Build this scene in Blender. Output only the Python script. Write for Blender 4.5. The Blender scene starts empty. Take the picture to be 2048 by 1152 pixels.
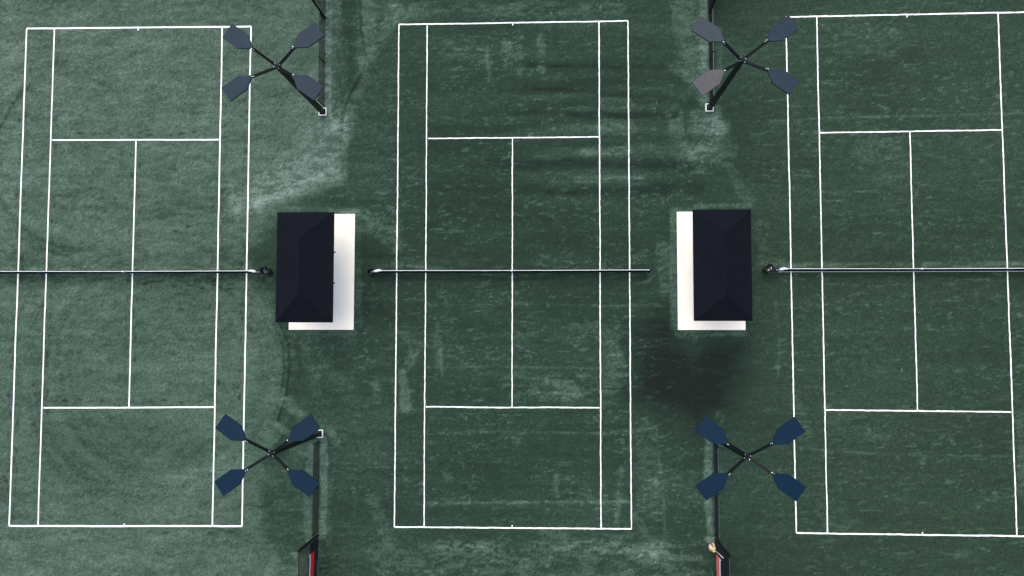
import bpy, bmesh, math, random
import numpy as np
from mathutils import Vector, Matrix

R = math.radians
scene = bpy.context.scene
col = scene.collection

# ------------------------------------------------------------------ camera
cam_data = bpy.data.cameras.new('camera')
cam_data.sensor_width = 36.0
cam_data.lens = 29.895
cam_data.clip_start = 0.5
cam_data.clip_end = 6000.0
camera = bpy.data.objects.new('camera', cam_data)
camera.location = (1.7267, -3.1404, 39.593)
camera.rotation_euler = (0.0591, 0.0440, 0.0012)
col.objects.link(camera)
scene.camera = camera
scene.render.resolution_x = 1024
scene.render.resolution_y = 576

# ------------------------------------------------------------------ sky, sun, exposure (bright overcast, light from the far end)
SUN_ELEV, SUN_AZ = 70.0, 25.0          # azimuth from +Y towards -X
world = bpy.data.worlds.new('World')
scene.world = world
world.use_nodes = True
wn = world.node_tree.nodes
wl = world.node_tree.links
wn.clear()
sky = wn.new('ShaderNodeTexSky')
sky.sky_type = 'NISHITA'
sky.sun_disc = False
sky.sun_elevation = R(SUN_ELEV)
sky.sun_rotation = R(-SUN_AZ)
sky.air_density = 1.0
sky.dust_density = 2.2
sky.ozone_density = 1.0
bg = wn.new('ShaderNodeBackground')
bg.inputs['Strength'].default_value = 0.11
wo = wn.new('ShaderNodeOutputWorld')
wl.new(sky.outputs[0], bg.inputs[0])
wl.new(bg.outputs[0], wo.inputs[0])

sun_data = bpy.data.lights.new('sun', 'SUN')
sun_data.energy = 1.5
sun_data.angle = R(60)
sun_data.color = (1.0, 0.95, 0.86)
sun = bpy.data.objects.new('sun', sun_data)
sd = Vector((-math.sin(R(SUN_AZ)) * math.cos(R(SUN_ELEV)), math.cos(R(SUN_AZ)) * math.cos(R(SUN_ELEV)), math.sin(R(SUN_ELEV))))
sun.rotation_euler = sd.to_track_quat('Z', 'Y').to_euler()
sun.location = sd * 80
col.objects.link(sun)

scene.view_settings.view_transform = 'Standard'
scene.view_settings.look = 'None'
scene.view_settings.gamma = 1.0
scene.view_settings.exposure = 1.05
scene.view_settings.use_curve_mapping = False

# ------------------------------------------------------------------ data measured on the ground (metres)
WEAR_LINES = [
 ([[-13.0, 3.54], [-11.08, 4.32], [-9.17, 5.37], [-8.35, 6.39], [-8.0, 7.28]], 0.605, 0.423, 0.17, 0.6),
 ([[-12.03, 3.13], [-10.11, 3.93], [-8.15, 4.59]], 0.279, 0.195, 0.16, 0.6),
 ([[-14.23, 4.15], [-11.58, 4.98], [-8.95, 6.76]], 0.209, 0.147, 0.08, 0.6),
 ([[-13.72, 2.95], [-11.07, 3.65], [-8.21, 5.07]], 0.163, 0.114, 0.08, 0.7),
 ([[-8.0, 7.28], [-8.03, 5.79], [-8.15, 4.35]], 0.186, 0.13, 0.12, 0.5),
 ([[-8.92, 14.58], [-8.82, 7.36]], 0.14, 0.098, 0.32, 0.5),
 ([[-8.55, 14.57], [-8.52, 7.0]], 0.209, 0.147, 0.16, 0.5),
 ([[-7.85, 14.56], [-7.77, 8.44]], 0.279, 0.195, -0.06, 0.6),
 ([[-7.0, 14.54], [-6.89, 11.59], [-7.07, 10.26]], 0.395, 0.277, 0.17, 0.6),
 ([[-5.54, 14.02], [-6.0, 11.58], [-7.18, 9.41], [-7.95, 7.48]], 0.279, 0.195, 0.1, 0.8),
 ([[-6.14, 14.03], [-5.4, 12.3]], 0.279, 0.195, 0.12, 0.8),
 ([[-8.1, 11.12], [-8.01, 8.2]], 0.14, 0.098, 0.08, 0.7),
 ([[-7.36, 14.3], [-7.28, 11.6], [-7.0, 10.25]], 0.035, 0.058, -0.13, 0.3),
 ([[-7.25, 9.41], [-7.77, 8.44], [-8.14, 7.48], [-8.22, 5.79]], 0.035, 0.058, -0.13, 0.3),
 ([[-7.32, 2.72], [-7.23, -2.53]], 0.14, 0.098, 0.1, 0.5),
 ([[-8.66, 2.85], [-7.37, 2.84]], 0.093, 0.065, 0.25, 0.3),
 ([[-7.1, 2.32], [-5.54, 1.24]], 0.419, 0.293, 0.12, 0.9),
 ([[-6.74, 2.43], [-5.55, 1.95]], 0.372, 0.26, 0.1, 0.9),
 ([[-10.6, -2.88], [-7.44, -2.88]], 0.116, 0.081, 0.13, 0.5),
 ([[-10.0, -3.11], [-7.62, -3.46]], 0.326, 0.228, 0.07, 0.8),
 ([[-10.82, 2.98], [-8.66, 2.97]], 0.093, 0.065, 0.12, 0.6),
 ([[-9.03, -4.63], [-7.6, -5.56]], 0.419, 0.293, 0.06, 0.8),
 ([[-9.75, -3.7], [-9.01, -6.03]], 0.233, 0.163, 0.05, 0.8),
 ([[-10.83, -5.92], [-9.82, -6.85]], 0.209, 0.147, 0.15, 0.7),
 ([[-11.0, -7.25], [-10.35, -7.67]], 0.116, 0.081, 0.15, 0.6),
 ([[-10.27, -8.13], [-9.68, -8.47]], 0.14, 0.098, 0.06, 0.6),
 ([[-9.34, -7.29], [-8.47, -7.42], [-8.22, -7.98]], 0.163, 0.114, 0.16, 0.6),
 ([[-8.51, -7.65], [-7.8, -7.7]], 0.116, 0.081, 0.08, 0.8),
 ([[-8.84, -7.89], [-8.76, -10.19], [-8.8, -12.3]], 0.163, 0.114, 0.3, 0.35),
 ([[-8.48, -9.73], [-8.53, -12.7]], 0.14, 0.098, 0.09, 0.7),
 ([[-9.4, -8.24], [-9.58, -10.43], [-9.43, -12.49]], 0.163, 0.114, 0.13, 0.5),
 ([[-8.91, -12.48], [-8.84, -14.12]], 0.14, 0.098, 0.08, 0.7),
 ([[-10.21, -13.11], [-10.03, -13.13], [-10.12, -13.36]], 0.047, 0.058, 0.16, 0.5),
 ([[-10.06, -13.86], [-11.0, -14.1]], 0.372, 0.26, 0.12, 0.6),
 ([[-9.72, -13.29], [-9.55, -13.85]], 0.163, 0.114, 0.12, 0.4),
 ([[-23.91, 8.68], [-24.48, 7.9], [-24.89, 6.97], [-25.23, 5.94]], 0.047, 0.058, -0.12, 0.3),
 ([[-24.77, 3.61], [-24.11, 2.64], [-23.22, 1.84], [-22.22, 1.4], [-20.61, 0.98]], 0.093, 0.065, -0.1, 0.3),
 ([[-24.54, 3.01], [-23.21, 1.55], [-21.21, 0.82]], 0.186, 0.13, -0.05, 0.5),
 ([[-11.02, -2.29], [-10.54, -3.47], [-10.5, -4.64], [-10.62, -5.81], [-10.98, -6.97]], 0.037, 0.058, -0.13, 0.4),
 ([[-11.25, -2.53], [-10.78, -3.59], [-10.71, -4.64], [-10.86, -5.81], [-11.17, -6.74]], 0.028, 0.058, -0.07, 0.5),
 ([[-10.33, -3.23], [-10.21, -4.64]], 0.07, 0.058, 0.06, 0.6),
 ([[-11.21, -2.06], [-11.95, -1.11], [-12.32, -0.64]], 0.035, 0.058, -0.08, 0.4),
 ([[-10.16, 7.02], [-11.11, 6.06], [-11.58, 5.1]], 0.028, 0.058, -0.06, 0.5),
 ([[-9.27, 11.63], [-10.79, 8.48], [-11.5, 7.27]], 0.028, 0.058, -0.07, 0.5),
 ([[-9.73, 9.93], [-10.43, 8.72], [-12.12, 8.25]], 0.028, 0.058, -0.06, 0.5),
 ([[-8.38, 10.88], [-8.43, 7.24]], 0.028, 0.058, -0.08, 0.5),
 ([[-8.12, 5.31], [-8.0, 4.11]], 0.028, 0.058, -0.08, 0.5),
 ([[0.3, 11.12], [0.3, 9.31]], 0.14, 0.098, 0.09, 0.95),
 ([[-1.13, 11.02], [-1.12, 9.09]], 0.116, 0.081, 0.09, 0.95),
 ([[1.41, 11.11], [1.34, 9.54]], 0.209, 0.147, 0.13, 0.95),
 ([[-0.25, 10.77], [-0.18, 9.92]], 0.233, 0.163, 0.1, 0.95),
 ([[-4.68, 12.54], [4.85, 12.38]], 0.326, 0.228, 0.09, 1.0),
 ([[-2.99, 10.56], [-0.6, 10.53]], 0.465, 0.326, 0.06, 1.0),
 ([[0.82, 9.79], [5.06, 9.61], [7.17, 9.63]], 0.116, 0.186, -0.1, 0.3),
 ([[-0.6, 8.55], [1.77, 8.57], [5.52, 8.38], [7.16, 8.27]], 0.116, 0.186, -0.11, 0.3),
 ([[-0.13, 7.44], [1.29, 7.57], [3.17, 7.41], [5.52, 7.29], [7.61, 7.36]], 0.116, 0.186, -0.11, 0.3),
 ([[-1.07, 5.13], [2.93, 5.1], [5.5, 4.96], [8.75, 4.89], [9.67, 5.17]], 0.186, 0.298, -0.1, 0.3),
 ([[1.76, 3.69], [5.26, 3.78], [8.74, 3.88]], 0.163, 0.26, -0.088, 0.3),
 ([[4.23, 6.83], [5.4, 6.74]], 0.349, 0.244, 0.13, 0.6),
 ([[3.29, 5.57], [5.39, 5.6]], 0.209, 0.147, 0.15, 0.7),
 ([[2.93, 4.39], [6.08, 4.37]], 0.058, 0.058, 0.16, 0.6),
 ([[2.93, 4.2], [5.49, 4.14]], 0.047, 0.058, 0.1, 0.7),
 ([[4.35, 7.94], [5.29, 7.86]], 0.233, 0.163, 0.08, 0.8),
 ([[2.94, 6.89], [3.88, 6.76]], 0.279, 0.195, 0.07, 0.9),
 ([[7.64, 9.7], [8.44, 8.85]], 0.233, 0.163, 0.12, 0.8),
 ([[7.5, 7.31], [8.06, 5.18]], 0.372, 0.26, 0.12, 0.7),
 ([[9.06, 14.01], [8.99, 7.89]], 0.186, 0.13, 0.2, 0.4),
 ([[10.18, 4.81], [10.62, 3.87]], 0.186, 0.13, 0.08, 0.7),
 ([[9.76, 11.34], [9.66, 7.53]], 0.093, 0.065, 0.07, 0.6),
 ([[9.24, 7.42], [10.14, 5.63]], 0.326, 0.228, 0.12, 0.6),
 ([[7.48, 2.74], [7.47, -2.63]], 0.14, 0.098, 0.2, 0.4),
 ([[7.71, 2.83], [8.4, 2.83]], 0.07, 0.058, 0.15, 0.4),
 ([[8.49, 2.99], [11.02, 3.02]], 0.093, 0.065, 0.14, 0.6),
 ([[7.65, -2.89], [10.71, -2.88]], 0.14, 0.098, 0.18, 0.4),
 ([[6.98, 1.08], [7.12, -0.78]], 0.256, 0.179, 0.13, 0.7),
 ([[11.58, 2.11], [11.67, 0.48]], 0.279, 0.195, 0.06, 0.9),
 ([[8.19, -3.44], [8.52, -4.58]], 0.372, 0.26, 0.05, 0.7),
 ([[10.58, 3.75], [11.03, 3.28]], 0.233, 0.163, 0.07, 0.8),
 ([[-5.13, -4.74], [-4.98, -6.29]], 0.209, 0.147, 0.2, 0.25),
 ([[-5.12, -6.48], [-4.53, -6.52]], 0.093, 0.065, 0.1, 0.5),
 ([[-5.15, -2.76], [-4.51, -3.69], [-4.97, -4.58]], 0.256, 0.179, 0.11, 0.8),
 ([[-3.57, -2.52], [-3.38, -4.27]], 0.163, 0.114, 0.08, 0.8),
 ([[0.59, -2.75], [4.76, -2.87]], 0.581, 0.407, 0.06, 1.0),
 ([[0.12, -5.3], [4.05, -5.4]], 0.581, 0.407, 0.08, 1.0),
 ([[4.57, -3.44], [4.93, -4.64]], 0.465, 0.326, 0.12, 0.7),
 ([[1.98, -5.25], [2.78, -5.75]], 0.465, 0.326, 0.11, 0.9),
 ([[-3.38, -3.69], [-3.25, -5.08]], 0.07, 0.058, 0.1, 0.6),
 ([[-6.42, -5.09], [-6.29, -6.02]], 0.14, 0.098, 0.09, 0.8),
 ([[2.02, -9.41], [2.06, -10.37]], 0.081, 0.058, 0.15, 0.5),
 ([[5.02, -9.05], [4.89, -10.52], [4.75, -11.65]], 0.093, 0.065, 0.13, 0.6),
 ([[3.39, -9.74], [3.57, -10.58]], 0.116, 0.081, 0.1, 0.7),
 ([[4.14, -9.62], [4.21, -10.75]], 0.186, 0.13, 0.06, 0.7),
 ([[-3.11, -9.34], [-2.88, -9.68]], 0.186, 0.13, 0.08, 0.9),
 ([[6.1, -7.56], [6.31, -9.6], [6.41, -10.73]], 0.465, 0.326, 0.08, 0.75),
 ([[5.57, -11.19], [6.06, -11.97]], 0.116, 0.081, 0.13, 0.6),
 ([[6.54, -9.6], [6.8, -10.5], [6.3, -10.73]], 0.093, 0.065, 0.1, 0.6),
 ([[1.51, -12.63], [4.92, -12.66], [6.96, -13.01]], 0.209, 0.147, 0.15, 1.0),
 ([[-3.32, -12.64], [-0.79, -12.73]], 0.233, 0.163, 0.1, 1.0),
 ([[-6.55, -10.63], [-5.83, -12.33]], 0.279, 0.195, 0.08, 0.8),
 ([[1.51, -12.02], [2.42, -12.17]], 0.233, 0.163, 0.09, 0.8),
 ([[3.56, -12.22], [6.29, -12.31]], 0.186, 0.13, 0.09, 0.9),
 ([[7.41, -13.08], [8.54, -13.06]], 0.116, 0.081, 0.13, 0.8),
 ([[7.29, -13.64], [8.53, -13.73]], 0.233, 0.163, 0.1, 0.9),
 ([[9.01, -7.82], [8.93, -10.03], [9.02, -12.32]], 0.14, 0.098, 0.28, 0.4),
 ([[9.52, -8.0], [9.53, -9.58]], 0.093, 0.065, 0.09, 0.6),
 ([[8.84, -12.23], [9.09, -12.34]], 0.116, 0.081, 0.22, 0.3),
 ([[9.29, -7.09], [9.63, -6.63]], 0.186, 0.13, 0.12, 0.9),
 ([[8.64, -4.58], [9.55, -4.7]], 0.186, 0.13, 0.05, 0.9),
 ([[-24.64, 0.15], [-12.45, 0.15]], 0.081, 0.058, 0.13, 0.5),
 ([[-24.62, -0.31], [-12.92, -0.26]], 0.209, 0.147, -0.08, 0.4),
 ([[-6.36, 0.2], [-5.29, 0.3]], 0.163, 0.114, 0.12, 0.8),
 ([[-4.87, 0.29], [-4.11, 0.15], [-3.4, 0.15]], 0.081, 0.058, 0.16, 0.5),
 ([[-6.24, -0.25], [6.16, -0.22]], 0.209, 0.147, -0.05, 0.4),
 ([[-1.99, -0.16], [-0.11, -0.16]], 0.058, 0.058, 0.1, 0.8),
 ([[6.39, -0.15], [6.39, -0.43]], 0.093, 0.065, 0.12, 0.6),
 ([[12.58, 0.23], [23.59, 0.27]], 0.093, 0.065, 0.17, 0.6),
 ([[12.57, -0.21], [23.58, -0.14]], 0.186, 0.13, -0.05, 0.4),
 ([[-11.49, -0.05], [-11.43, -0.28]], 0.186, 0.13, 0.12, 0.7),
 ([[11.44, 0.25], [12.35, 0.37]], 0.209, 0.147, 0.1, 0.9),
 ([[5.7, 0.5], [6.17, 0.85]], 0.14, 0.098, 0.12, 0.95),
 ([[16.33, 5.81], [17.67, 4.87]], 0.814, 0.57, 0.05, 0.95),
 ([[14.85, 11.27], [17.58, 10.51]], 0.698, 0.488, 0.04, 1.0),
 ([[14.93, -6.61], [16.7, -7.27]], 0.698, 0.488, 0.04, 1.0),
 ([[22.92, -6.57], [22.92, -10.35]], 0.186, 0.13, 0.1, 0.7),
 ([[12.92, -5.94], [13.34, -7.52]], 0.279, 0.195, 0.07, 0.9),
 ([[14.17, -10.88], [15.27, -11.54]], 0.419, 0.293, 0.05, 0.95),
 ([[20.09, -12.81], [20.96, -12.91]], 0.233, 0.163, 0.06, 0.9),
 ([[-3.86, -1.63], [-0.35, -1.54], [1.75, -1.54], [4.76, -1.64], [6.38, -1.55]], 0.021, 0.058, 0.1, 0.6),
 ([[-4.08, -4.5], [-0.57, -4.45], [4.06, -4.53], [5.44, -4.41]], 0.021, 0.058, 0.1, 0.6),
 ([[-3.94, -7.58], [-1.5, -7.45], [2.89, -7.47], [5.41, -7.52], [6.33, -7.27], [6.79, -7.1]], 0.021, 0.058, 0.12, 0.6),
 ([[-3.92, -10.74], [-0.56, -10.69], [3.11, -10.6], [4.03, -10.66], [5.39, -10.58]], 0.023, 0.058, 0.14, 0.6),
 ([[11.43, 6.97], [13.39, 7.02], [14.53, 7.1], [19.09, 7.15], [23.83, 7.26]], 0.021, 0.058, 0.1, 0.6),
 ([[13.11, -8.08], [14.45, -8.23], [17.56, -8.39], [23.3, -8.42]], 0.021, 0.058, 0.1, 0.6),
 ([[12.1, -1.37], [12.29, -3.2], [12.15, -5.03]], 0.019, 0.058, 0.07, 0.6),
 ([[6.63, -7.1], [6.69, -8.24], [6.9, -10.05], [6.97, -12.07]], 0.021, 0.058, 0.1, 0.5),
 ([[9.33, 7.06], [8.88, 6.35], [8.41, 5.65]], 0.028, 0.058, -0.14, 0.3),
 ([[-4.42, 9.61], [3.65, 9.58]], 0.019, 0.058, 0.06, 0.6),
 ([[13.45, 10.45], [15.29, 10.55]], 0.028, 0.058, 0.07, 0.7),
 ([[14.23, 3.61], [23.71, 3.78]], 0.019, 0.058, 0.06, 0.6),
]
WEAR_TONE_PATCHES = [
 ([[-34.43, 21.19], [-9.1, 20.56], [-8.94, 7.37], [-8.0, 7.11], [-8.12, 5.79], [-8.15, 4.11], [-9.63, 3.59], [-11.18, 2.81], [-11.22, 2.45], [-11.88, 1.5], [-12.47, 0.91], [-12.5, 0.12], [-12.08, -0.4], [-11.28, -1.11], [-10.97, -2.29], [-10.52, -3.23], [-10.46, -4.17], [-10.58, -5.57], [-11.07, -7.21], [-11.22, -8.37], [-11.46, -9.52], [-11.72, -10.68], [-11.51, -11.82], [-11.06, -12.96], [-10.71, -14.32], [-10.62, -19.73], [-32.33, -20.16]], 0.372, 0.19, 0.35),
 ([[-34.43, 21.19], [-9.4, 20.57], [-8.96, 7.49], [-8.0, 7.11], [-8.1, 4.11], [-11.06, 2.81], [-12.71, 1.03], [-33.43, 1.59]], 0.93, 0.045, 0.6),
 ([[-12.32, -6.75], [-9.92, -7.89], [-8.99, -7.43], [-9.19, -12.94], [-10.76, -14.1], [-11.39, -12.05], [-12.12, -10.68]], 0.698, -0.05, 0.5),
 ([[-10.87, -7.9], [-8.98, -7.89], [-8.97, -14.75], [-10.51, -14.78], [-11.02, -12.5], [-11.53, -10.68]], 0.512, 0.1, 0.5),
 ([[-10.47, -3.47], [-7.86, -3.7], [-8.04, -7.42], [-10.53, -7.2]], 0.698, 0.04, 0.7),
 ([[-34.43, 21.19], [-9.1, 20.56], [-8.99, 12.61], [-34.01, 13.01]], 0.581, -0.05, 0.5),
 ([[-24.2, 1.79], [-17.31, 1.04], [-12.47, 1.03], [-12.44, -0.4], [-24.12, -0.38]], 0.581, -0.05, 0.5),
 ([[-22.56, 11.58], [-14.14, 11.46], [-14.04, 6.57], [-22.39, 6.65]], 0.465, 0.03, 0.8),
 ([[-12.68, 11.68], [-9.27, 12.12], [-9.0, 10.16], [-10.41, 7.5], [-12.38, 8.74]], 0.465, -0.03, 0.5),
 ([[-10.67, 8.48], [-9.01, 10.65], [-8.96, 7.25], [-10.14, 5.81]], 0.349, 0.06, 0.5),
 ([[-24.17, -12.24], [-12.68, -12.11], [-11.21, -15.24], [-24.05, -15.43]], 0.349, 0.05, 0.8),
 ([[-17.02, -9.57], [-12.76, -8.38], [-12.93, -11.72], [-16.97, -11.77]], 0.581, 0.07, 0.7),
 ([[-22.89, -7.27], [-17.1, -6.77], [-14.46, -6.76], [-14.65, -9.09], [-22.08, -9.61]], 0.581, -0.04, 0.6),
 ([[-25.13, 13.37], [-24.0, 13.35], [-23.84, -1.34], [-24.31, -8.46]], 0.279, 0.05, 0.7),
 ([[7.21, 14.28], [9.28, 14.24], [9.2, 7.82], [8.78, 7.73], [8.1, 9.21], [7.54, 11.38]], 0.233, 0.15, 0.6),
 ([[8.5, 7.3], [9.7, 7.41], [9.97, 6.53], [9.59, 5.64], [9.95, 4.93], [8.98, 4.82], [8.29, 5.18], [8.53, 6.12]], 0.279, 0.26, 0.6),
 ([[5.49, -2.75], [7.06, -2.06], [8.08, -3.44], [10.47, -3.43], [10.45, -4.81], [9.75, -6.41], [8.49, -7.32], [7.13, -6.42], [5.7, -5.74]], 1.256, -0.215, 0.05),  # broad soft dark smudge below the right shelter, lowers the ground tone
 ([[-6.81, -12.57], [7.19, -12.3], [7.4, -14.53], [-6.09, -14.71]], 0.279, 0.09, 1.0),
 ([[7.2, -11.89], [6.96, -13.08], [6.05, -13.43], [5.26, -12.95]], 0.209, 0.15, 0.6),
 ([[-7.78, 9.17], [-5.62, 10.11], [-5.56, 2.9], [-7.7, 2.91]], 0.581, 0.04, 0.95),
 ([[-7.18, -0.41], [-5.53, -0.41], [-5.53, -11.99], [-7.5, -12.92], [-8.5, -8.35]], 0.698, 0.03, 0.8),
 ([[-6.75, 3.39], [6.42, 3.31], [6.37, -2.29], [-6.69, -2.29]], 1.395, -0.03, 0.4),
 ([[-3.92, 5.99], [3.87, 6.04], [3.85, 0.51], [-3.88, 0.53]], 0.581, -0.03, 0.6),
 ([[-7.68, 1.49], [-5.54, 1.0], [-5.51, -2.29], [-7.16, -2.29]], 0.465, -0.05, 0.4),
 ([[14.29, 6.3], [23.8, 6.45], [23.6, 0.45], [14.28, 0.24]], 0.698, 0.015, 0.9),
]
FOOTPRINTS = [
 [-23.51, 11.85, 1, -0.055],
 [-23.6, 11.39, 1, -0.06],
 [-23.56, 10.89, 1, -0.079],
 [-23.49, 9.88, 1, -0.108],
 [-23.6, 9.52, 1, -0.092],
 [-23.57, 8.98, 1, -0.08],
 [-23.54, 7.99, 1, -0.063],
 [-23.62, 7.57, 1, -0.085],
 [-23.6, 6.65, 1, -0.079],
 [-23.54, 5.67, 1, -0.078],
 [-23.57, 3.79, 1, -0.094],
 [-23.59, 2.91, 1, -0.067],
 [-23.57, 1.54, 1, -0.074],
 [-23.55, 0.66, 1, -0.103],
 [-23.51, 0.18, 1, -0.097],
 [-23.56, -0.28, 1, -0.054],
 [-23.51, -0.78, 1, -0.055],
 [-23.62, -1.22, 1, -0.07],
 [-23.46, -1.7, 1, -0.054],
 [-23.55, -4.43, 1, -0.086],
 [-23.58, -4.9, 1, -0.059],
 [-23.55, -5.31, 1, -0.081],
 [-23.53, -6.2, 1, -0.068],
 [-23.49, -7.19, 1, -0.088],
 [-23.5, -8.55, 1, -0.083],
 [-23.6, -8.92, 1, -0.086],
 [-23.46, -9.41, 1, -0.057],
 [-23.5, -9.9, 1, -0.071],
 [-23.49, -10.32, 1, -0.097],
 [-23.57, -11.14, 1, -0.064],
 [-23.57, -11.67, 1, -0.092],
 [-22.12, 11.77, 1, -0.073],
 [-22.12, 11.24, 1, -0.097],
 [-22.15, 10.31, 1, -0.089],
 [-22.12, 9.85, 1, -0.075],
 [-22.12, 7.47, 1, -0.097],
 [-22.05, 7.03, 1, -0.088],
 [-22.08, 6.05, 1, -0.106],
 [-22.16, 5.24, 1, -0.068],
 [-22.06, 3.31, 1, -0.087],
 [-22.16, 2.47, 1, -0.103],
 [-22.15, 1.94, 1, -0.092],
 [-22.09, 1.54, 1, -0.08],
 [-22.05, 1.01, 1, -0.107],
 [-22.1, 0.16, 1, -0.063],
 [-22.06, -1.21, 1, -0.098],
 [-22.08, -2.15, 1, -0.096],
 [-22.09, -2.64, 1, -0.082],
 [-22.11, -3.12, 1, -0.065],
 [-22.16, -3.92, 1, -0.069],
 [-22.12, -4.38, 1, -0.07],
 [-22.1, -5.72, 1, -0.11],
 [-22.06, -6.67, 1, -0.104],
 [-22.1, -8.48, 1, -0.056],
 [-22.08, -9.82, 1, -0.074],
 [-22.13, -11.17, 1, -0.094],
 [-22.14, -11.57, 1, -0.07],
 [-18.32, 6.02, 1, -0.1],
 [-18.39, 5.62, 1, -0.07],
 [-18.29, 4.64, 1, -0.106],
 [-18.39, 4.13, 1, -0.096],
 [-18.33, 3.72, 1, -0.107],
 [-18.34, 1.86, 1, -0.109],
 [-18.36, -0.44, 1, -0.106],
 [-18.34, -1.32, 1, -0.101],
 [-18.38, -2.25, 1, -0.094],
 [-18.39, -2.72, 1, -0.058],
 [-18.32, -3.65, 1, -0.091],
 [-18.32, -4.06, 1, -0.05],
 [-18.35, -4.58, 1, -0.06],
 [-18.3, -5.93, 1, -0.065],
 [-17.9, 5.63, 1, -0.055],
 [-17.92, 5.12, 1, -0.095],
 [-17.96, 4.12, 1, -0.086],
 [-17.93, 3.66, 1, -0.11],
 [-17.89, 2.85, 1, -0.083],
 [-17.97, 2.26, 1, -0.064],
 [-17.89, 1.9, 1, -0.064],
 [-17.9, 0.97, 1, -0.056],
 [-18.0, 0.46, 1, -0.054],
 [-17.95, 0.06, 1, -0.104],
 [-18.02, -1.87, 1, -0.098],
 [-17.95, -2.77, 1, -0.081],
 [-17.93, -3.13, 1, -0.069],
 [-17.91, -4.17, 1, -0.085],
 [-17.92, -5.08, 1, -0.073],
 [-17.91, -5.96, 1, -0.062],
 [-13.79, 7.94, 1, -0.108],
 [-13.79, 7.08, 1, -0.105],
 [-13.82, 6.57, 1, -0.069],
 [-13.78, 6.13, 1, -0.064],
 [-13.73, 5.61, 1, -0.065],
 [-13.8, 5.22, 1, -0.085],
 [-13.84, 4.68, 1, -0.089],
 [-13.86, 3.76, 1, -0.104],
 [-13.82, 3.37, 1, -0.078],
 [-13.86, 2.93, 1, -0.072],
 [-13.79, 2.42, 1, -0.085],
 [-13.88, 1.99, 1, -0.056],
 [-13.81, 1.56, 1, -0.088],
 [-13.85, 1.06, 1, -0.071],
 [-13.8, 0.14, 1, -0.105],
 [-13.79, -0.29, 1, -0.063],
 [-13.81, -0.72, 1, -0.107],
 [-13.9, -1.67, 1, -0.099],
 [-13.86, -2.16, 1, -0.069],
 [-13.82, -3.46, 1, -0.061],
 [-13.85, -5.21, 1, -0.106],
 [-12.87, 8.19, 1, -0.096],
 [-12.76, 7.68, 1, -0.109],
 [-12.8, 7.27, 1, -0.082],
 [-12.78, 5.83, 1, -0.077],
 [-12.85, 5.36, 1, -0.094],
 [-12.87, 4.93, 1, -0.096],
 [-12.87, 4.02, 1, -0.09],
 [-12.79, 1.21, 1, -0.068],
 [-12.84, 0.37, 1, -0.097],
 [-12.8, -1.52, 1, -0.097],
 [-12.79, -2.3, 1, -0.097],
 [-12.83, -3.23, 1, -0.096],
 [-12.84, -4.17, 1, -0.067],
 [-12.84, -4.66, 1, -0.084],
 [-12.93, -5.43, 1, -0.082],
 [-12.83, -5.94, 1, -0.1],
 [-23.93, 7.39, 1, -0.051],
 [-23.82, 5.48, 1, -0.092],
 [-23.98, 4.64, 1, -0.053],
 [-23.95, 4.09, 1, -0.103],
 [-23.94, 3.7, 1, -0.088],
 [-24.01, 3.16, 1, -0.057],
 [-23.91, 2.78, 1, -0.076],
 [-23.83, 2.32, 1, -0.07],
 [-23.87, 1.85, 1, -0.095],
 [-24.01, 1.31, 1, -0.081],
 [-23.93, 0.93, 1, -0.059],
 [-23.97, -1.43, 1, -0.091],
 [-23.88, -3.17, 1, -0.051],
 [-23.86, -4.1, 1, -0.06],
 [-23.93, -4.54, 1, -0.071],
 [-23.9, -5.47, 1, -0.077],
 [-23.99, -5.88, 1, -0.086],
 [-23.9, -6.77, 1, -0.093],
 [-23.95, -7.77, 1, -0.101],
 [-23.88, -8.66, 1, -0.059],
 [-23.92, -9.51, 1, -0.08],
 [-23.94, -9.96, 1, -0.108],
 [-23.87, -10.35, 1, -0.107],
 [-20.91, 6.71, 0, -0.138],
 [-20.22, 6.63, 0, -0.116],
 [-19.48, 6.72, 0, -0.108],
 [-18.39, 6.61, 0, -0.112],
 [-17.95, 6.75, 0, -0.107],
 [-17.56, 6.85, 0, -0.115],
 [-17.46, 6.6, 0, -0.121],
 [-16.48, 6.59, 0, -0.097],
 [-15.94, 6.64, 0, -0.138],
 [-15.26, 6.73, 0, -0.101],
 [-16.78, -0.46, 0, -0.094],
 [-16.1, -0.68, 0, -0.121],
 [-15.38, -0.63, 0, -0.108],
 [-14.72, -0.8, 0, -0.128],
 [-14.19, -0.63, 0, -0.099],
 [-14.08, -0.42, 0, -0.118],
 [-13.49, -0.63, 0, -0.097],
 [-13.35, -0.8, 0, -0.132],
 [-17.15, -0.46, 0, -0.102],
 [-17.51, -0.58, 0, -0.138],
 [-22.81, -1.15, 0, -0.101],
 [-22.55, -1.67, 0, -0.119],
 [-18.75, 0.21, 0, -0.112],
 [-17.65, 0.21, 0, -0.138],
 [-18.26, 0.14, 0, -0.108],
 [-16.12, 1.97, 0, -0.12],
 [-15.44, 2.16, 0, -0.135],
 [-16.84, 1.64, 0, -0.095],
 [-21.71, -6.14, 0, -0.115],
 [-21.23, -6.13, 0, -0.134],
 [-20.5, -6.08, 0, -0.104],
 [-20.01, -6.15, 0, -0.097],
 [-19.41, -6.13, 0, -0.12],
 [-17.12, -6.14, 0, -0.131],
 [-16.4, -6.07, 0, -0.135],
 [-15.67, -6.16, 0, -0.115],
 [-14.72, -6.1, 0, -0.1],
 [-16.95, -12.18, 0, -0.091],
 [-16.24, -12.22, 0, -0.11],
 [-14.1, -12.22, 0, -0.097],
 [-13.15, -12.14, 0, -0.12],
 [-20.55, -12.24, 0, -0.125],
]
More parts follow.
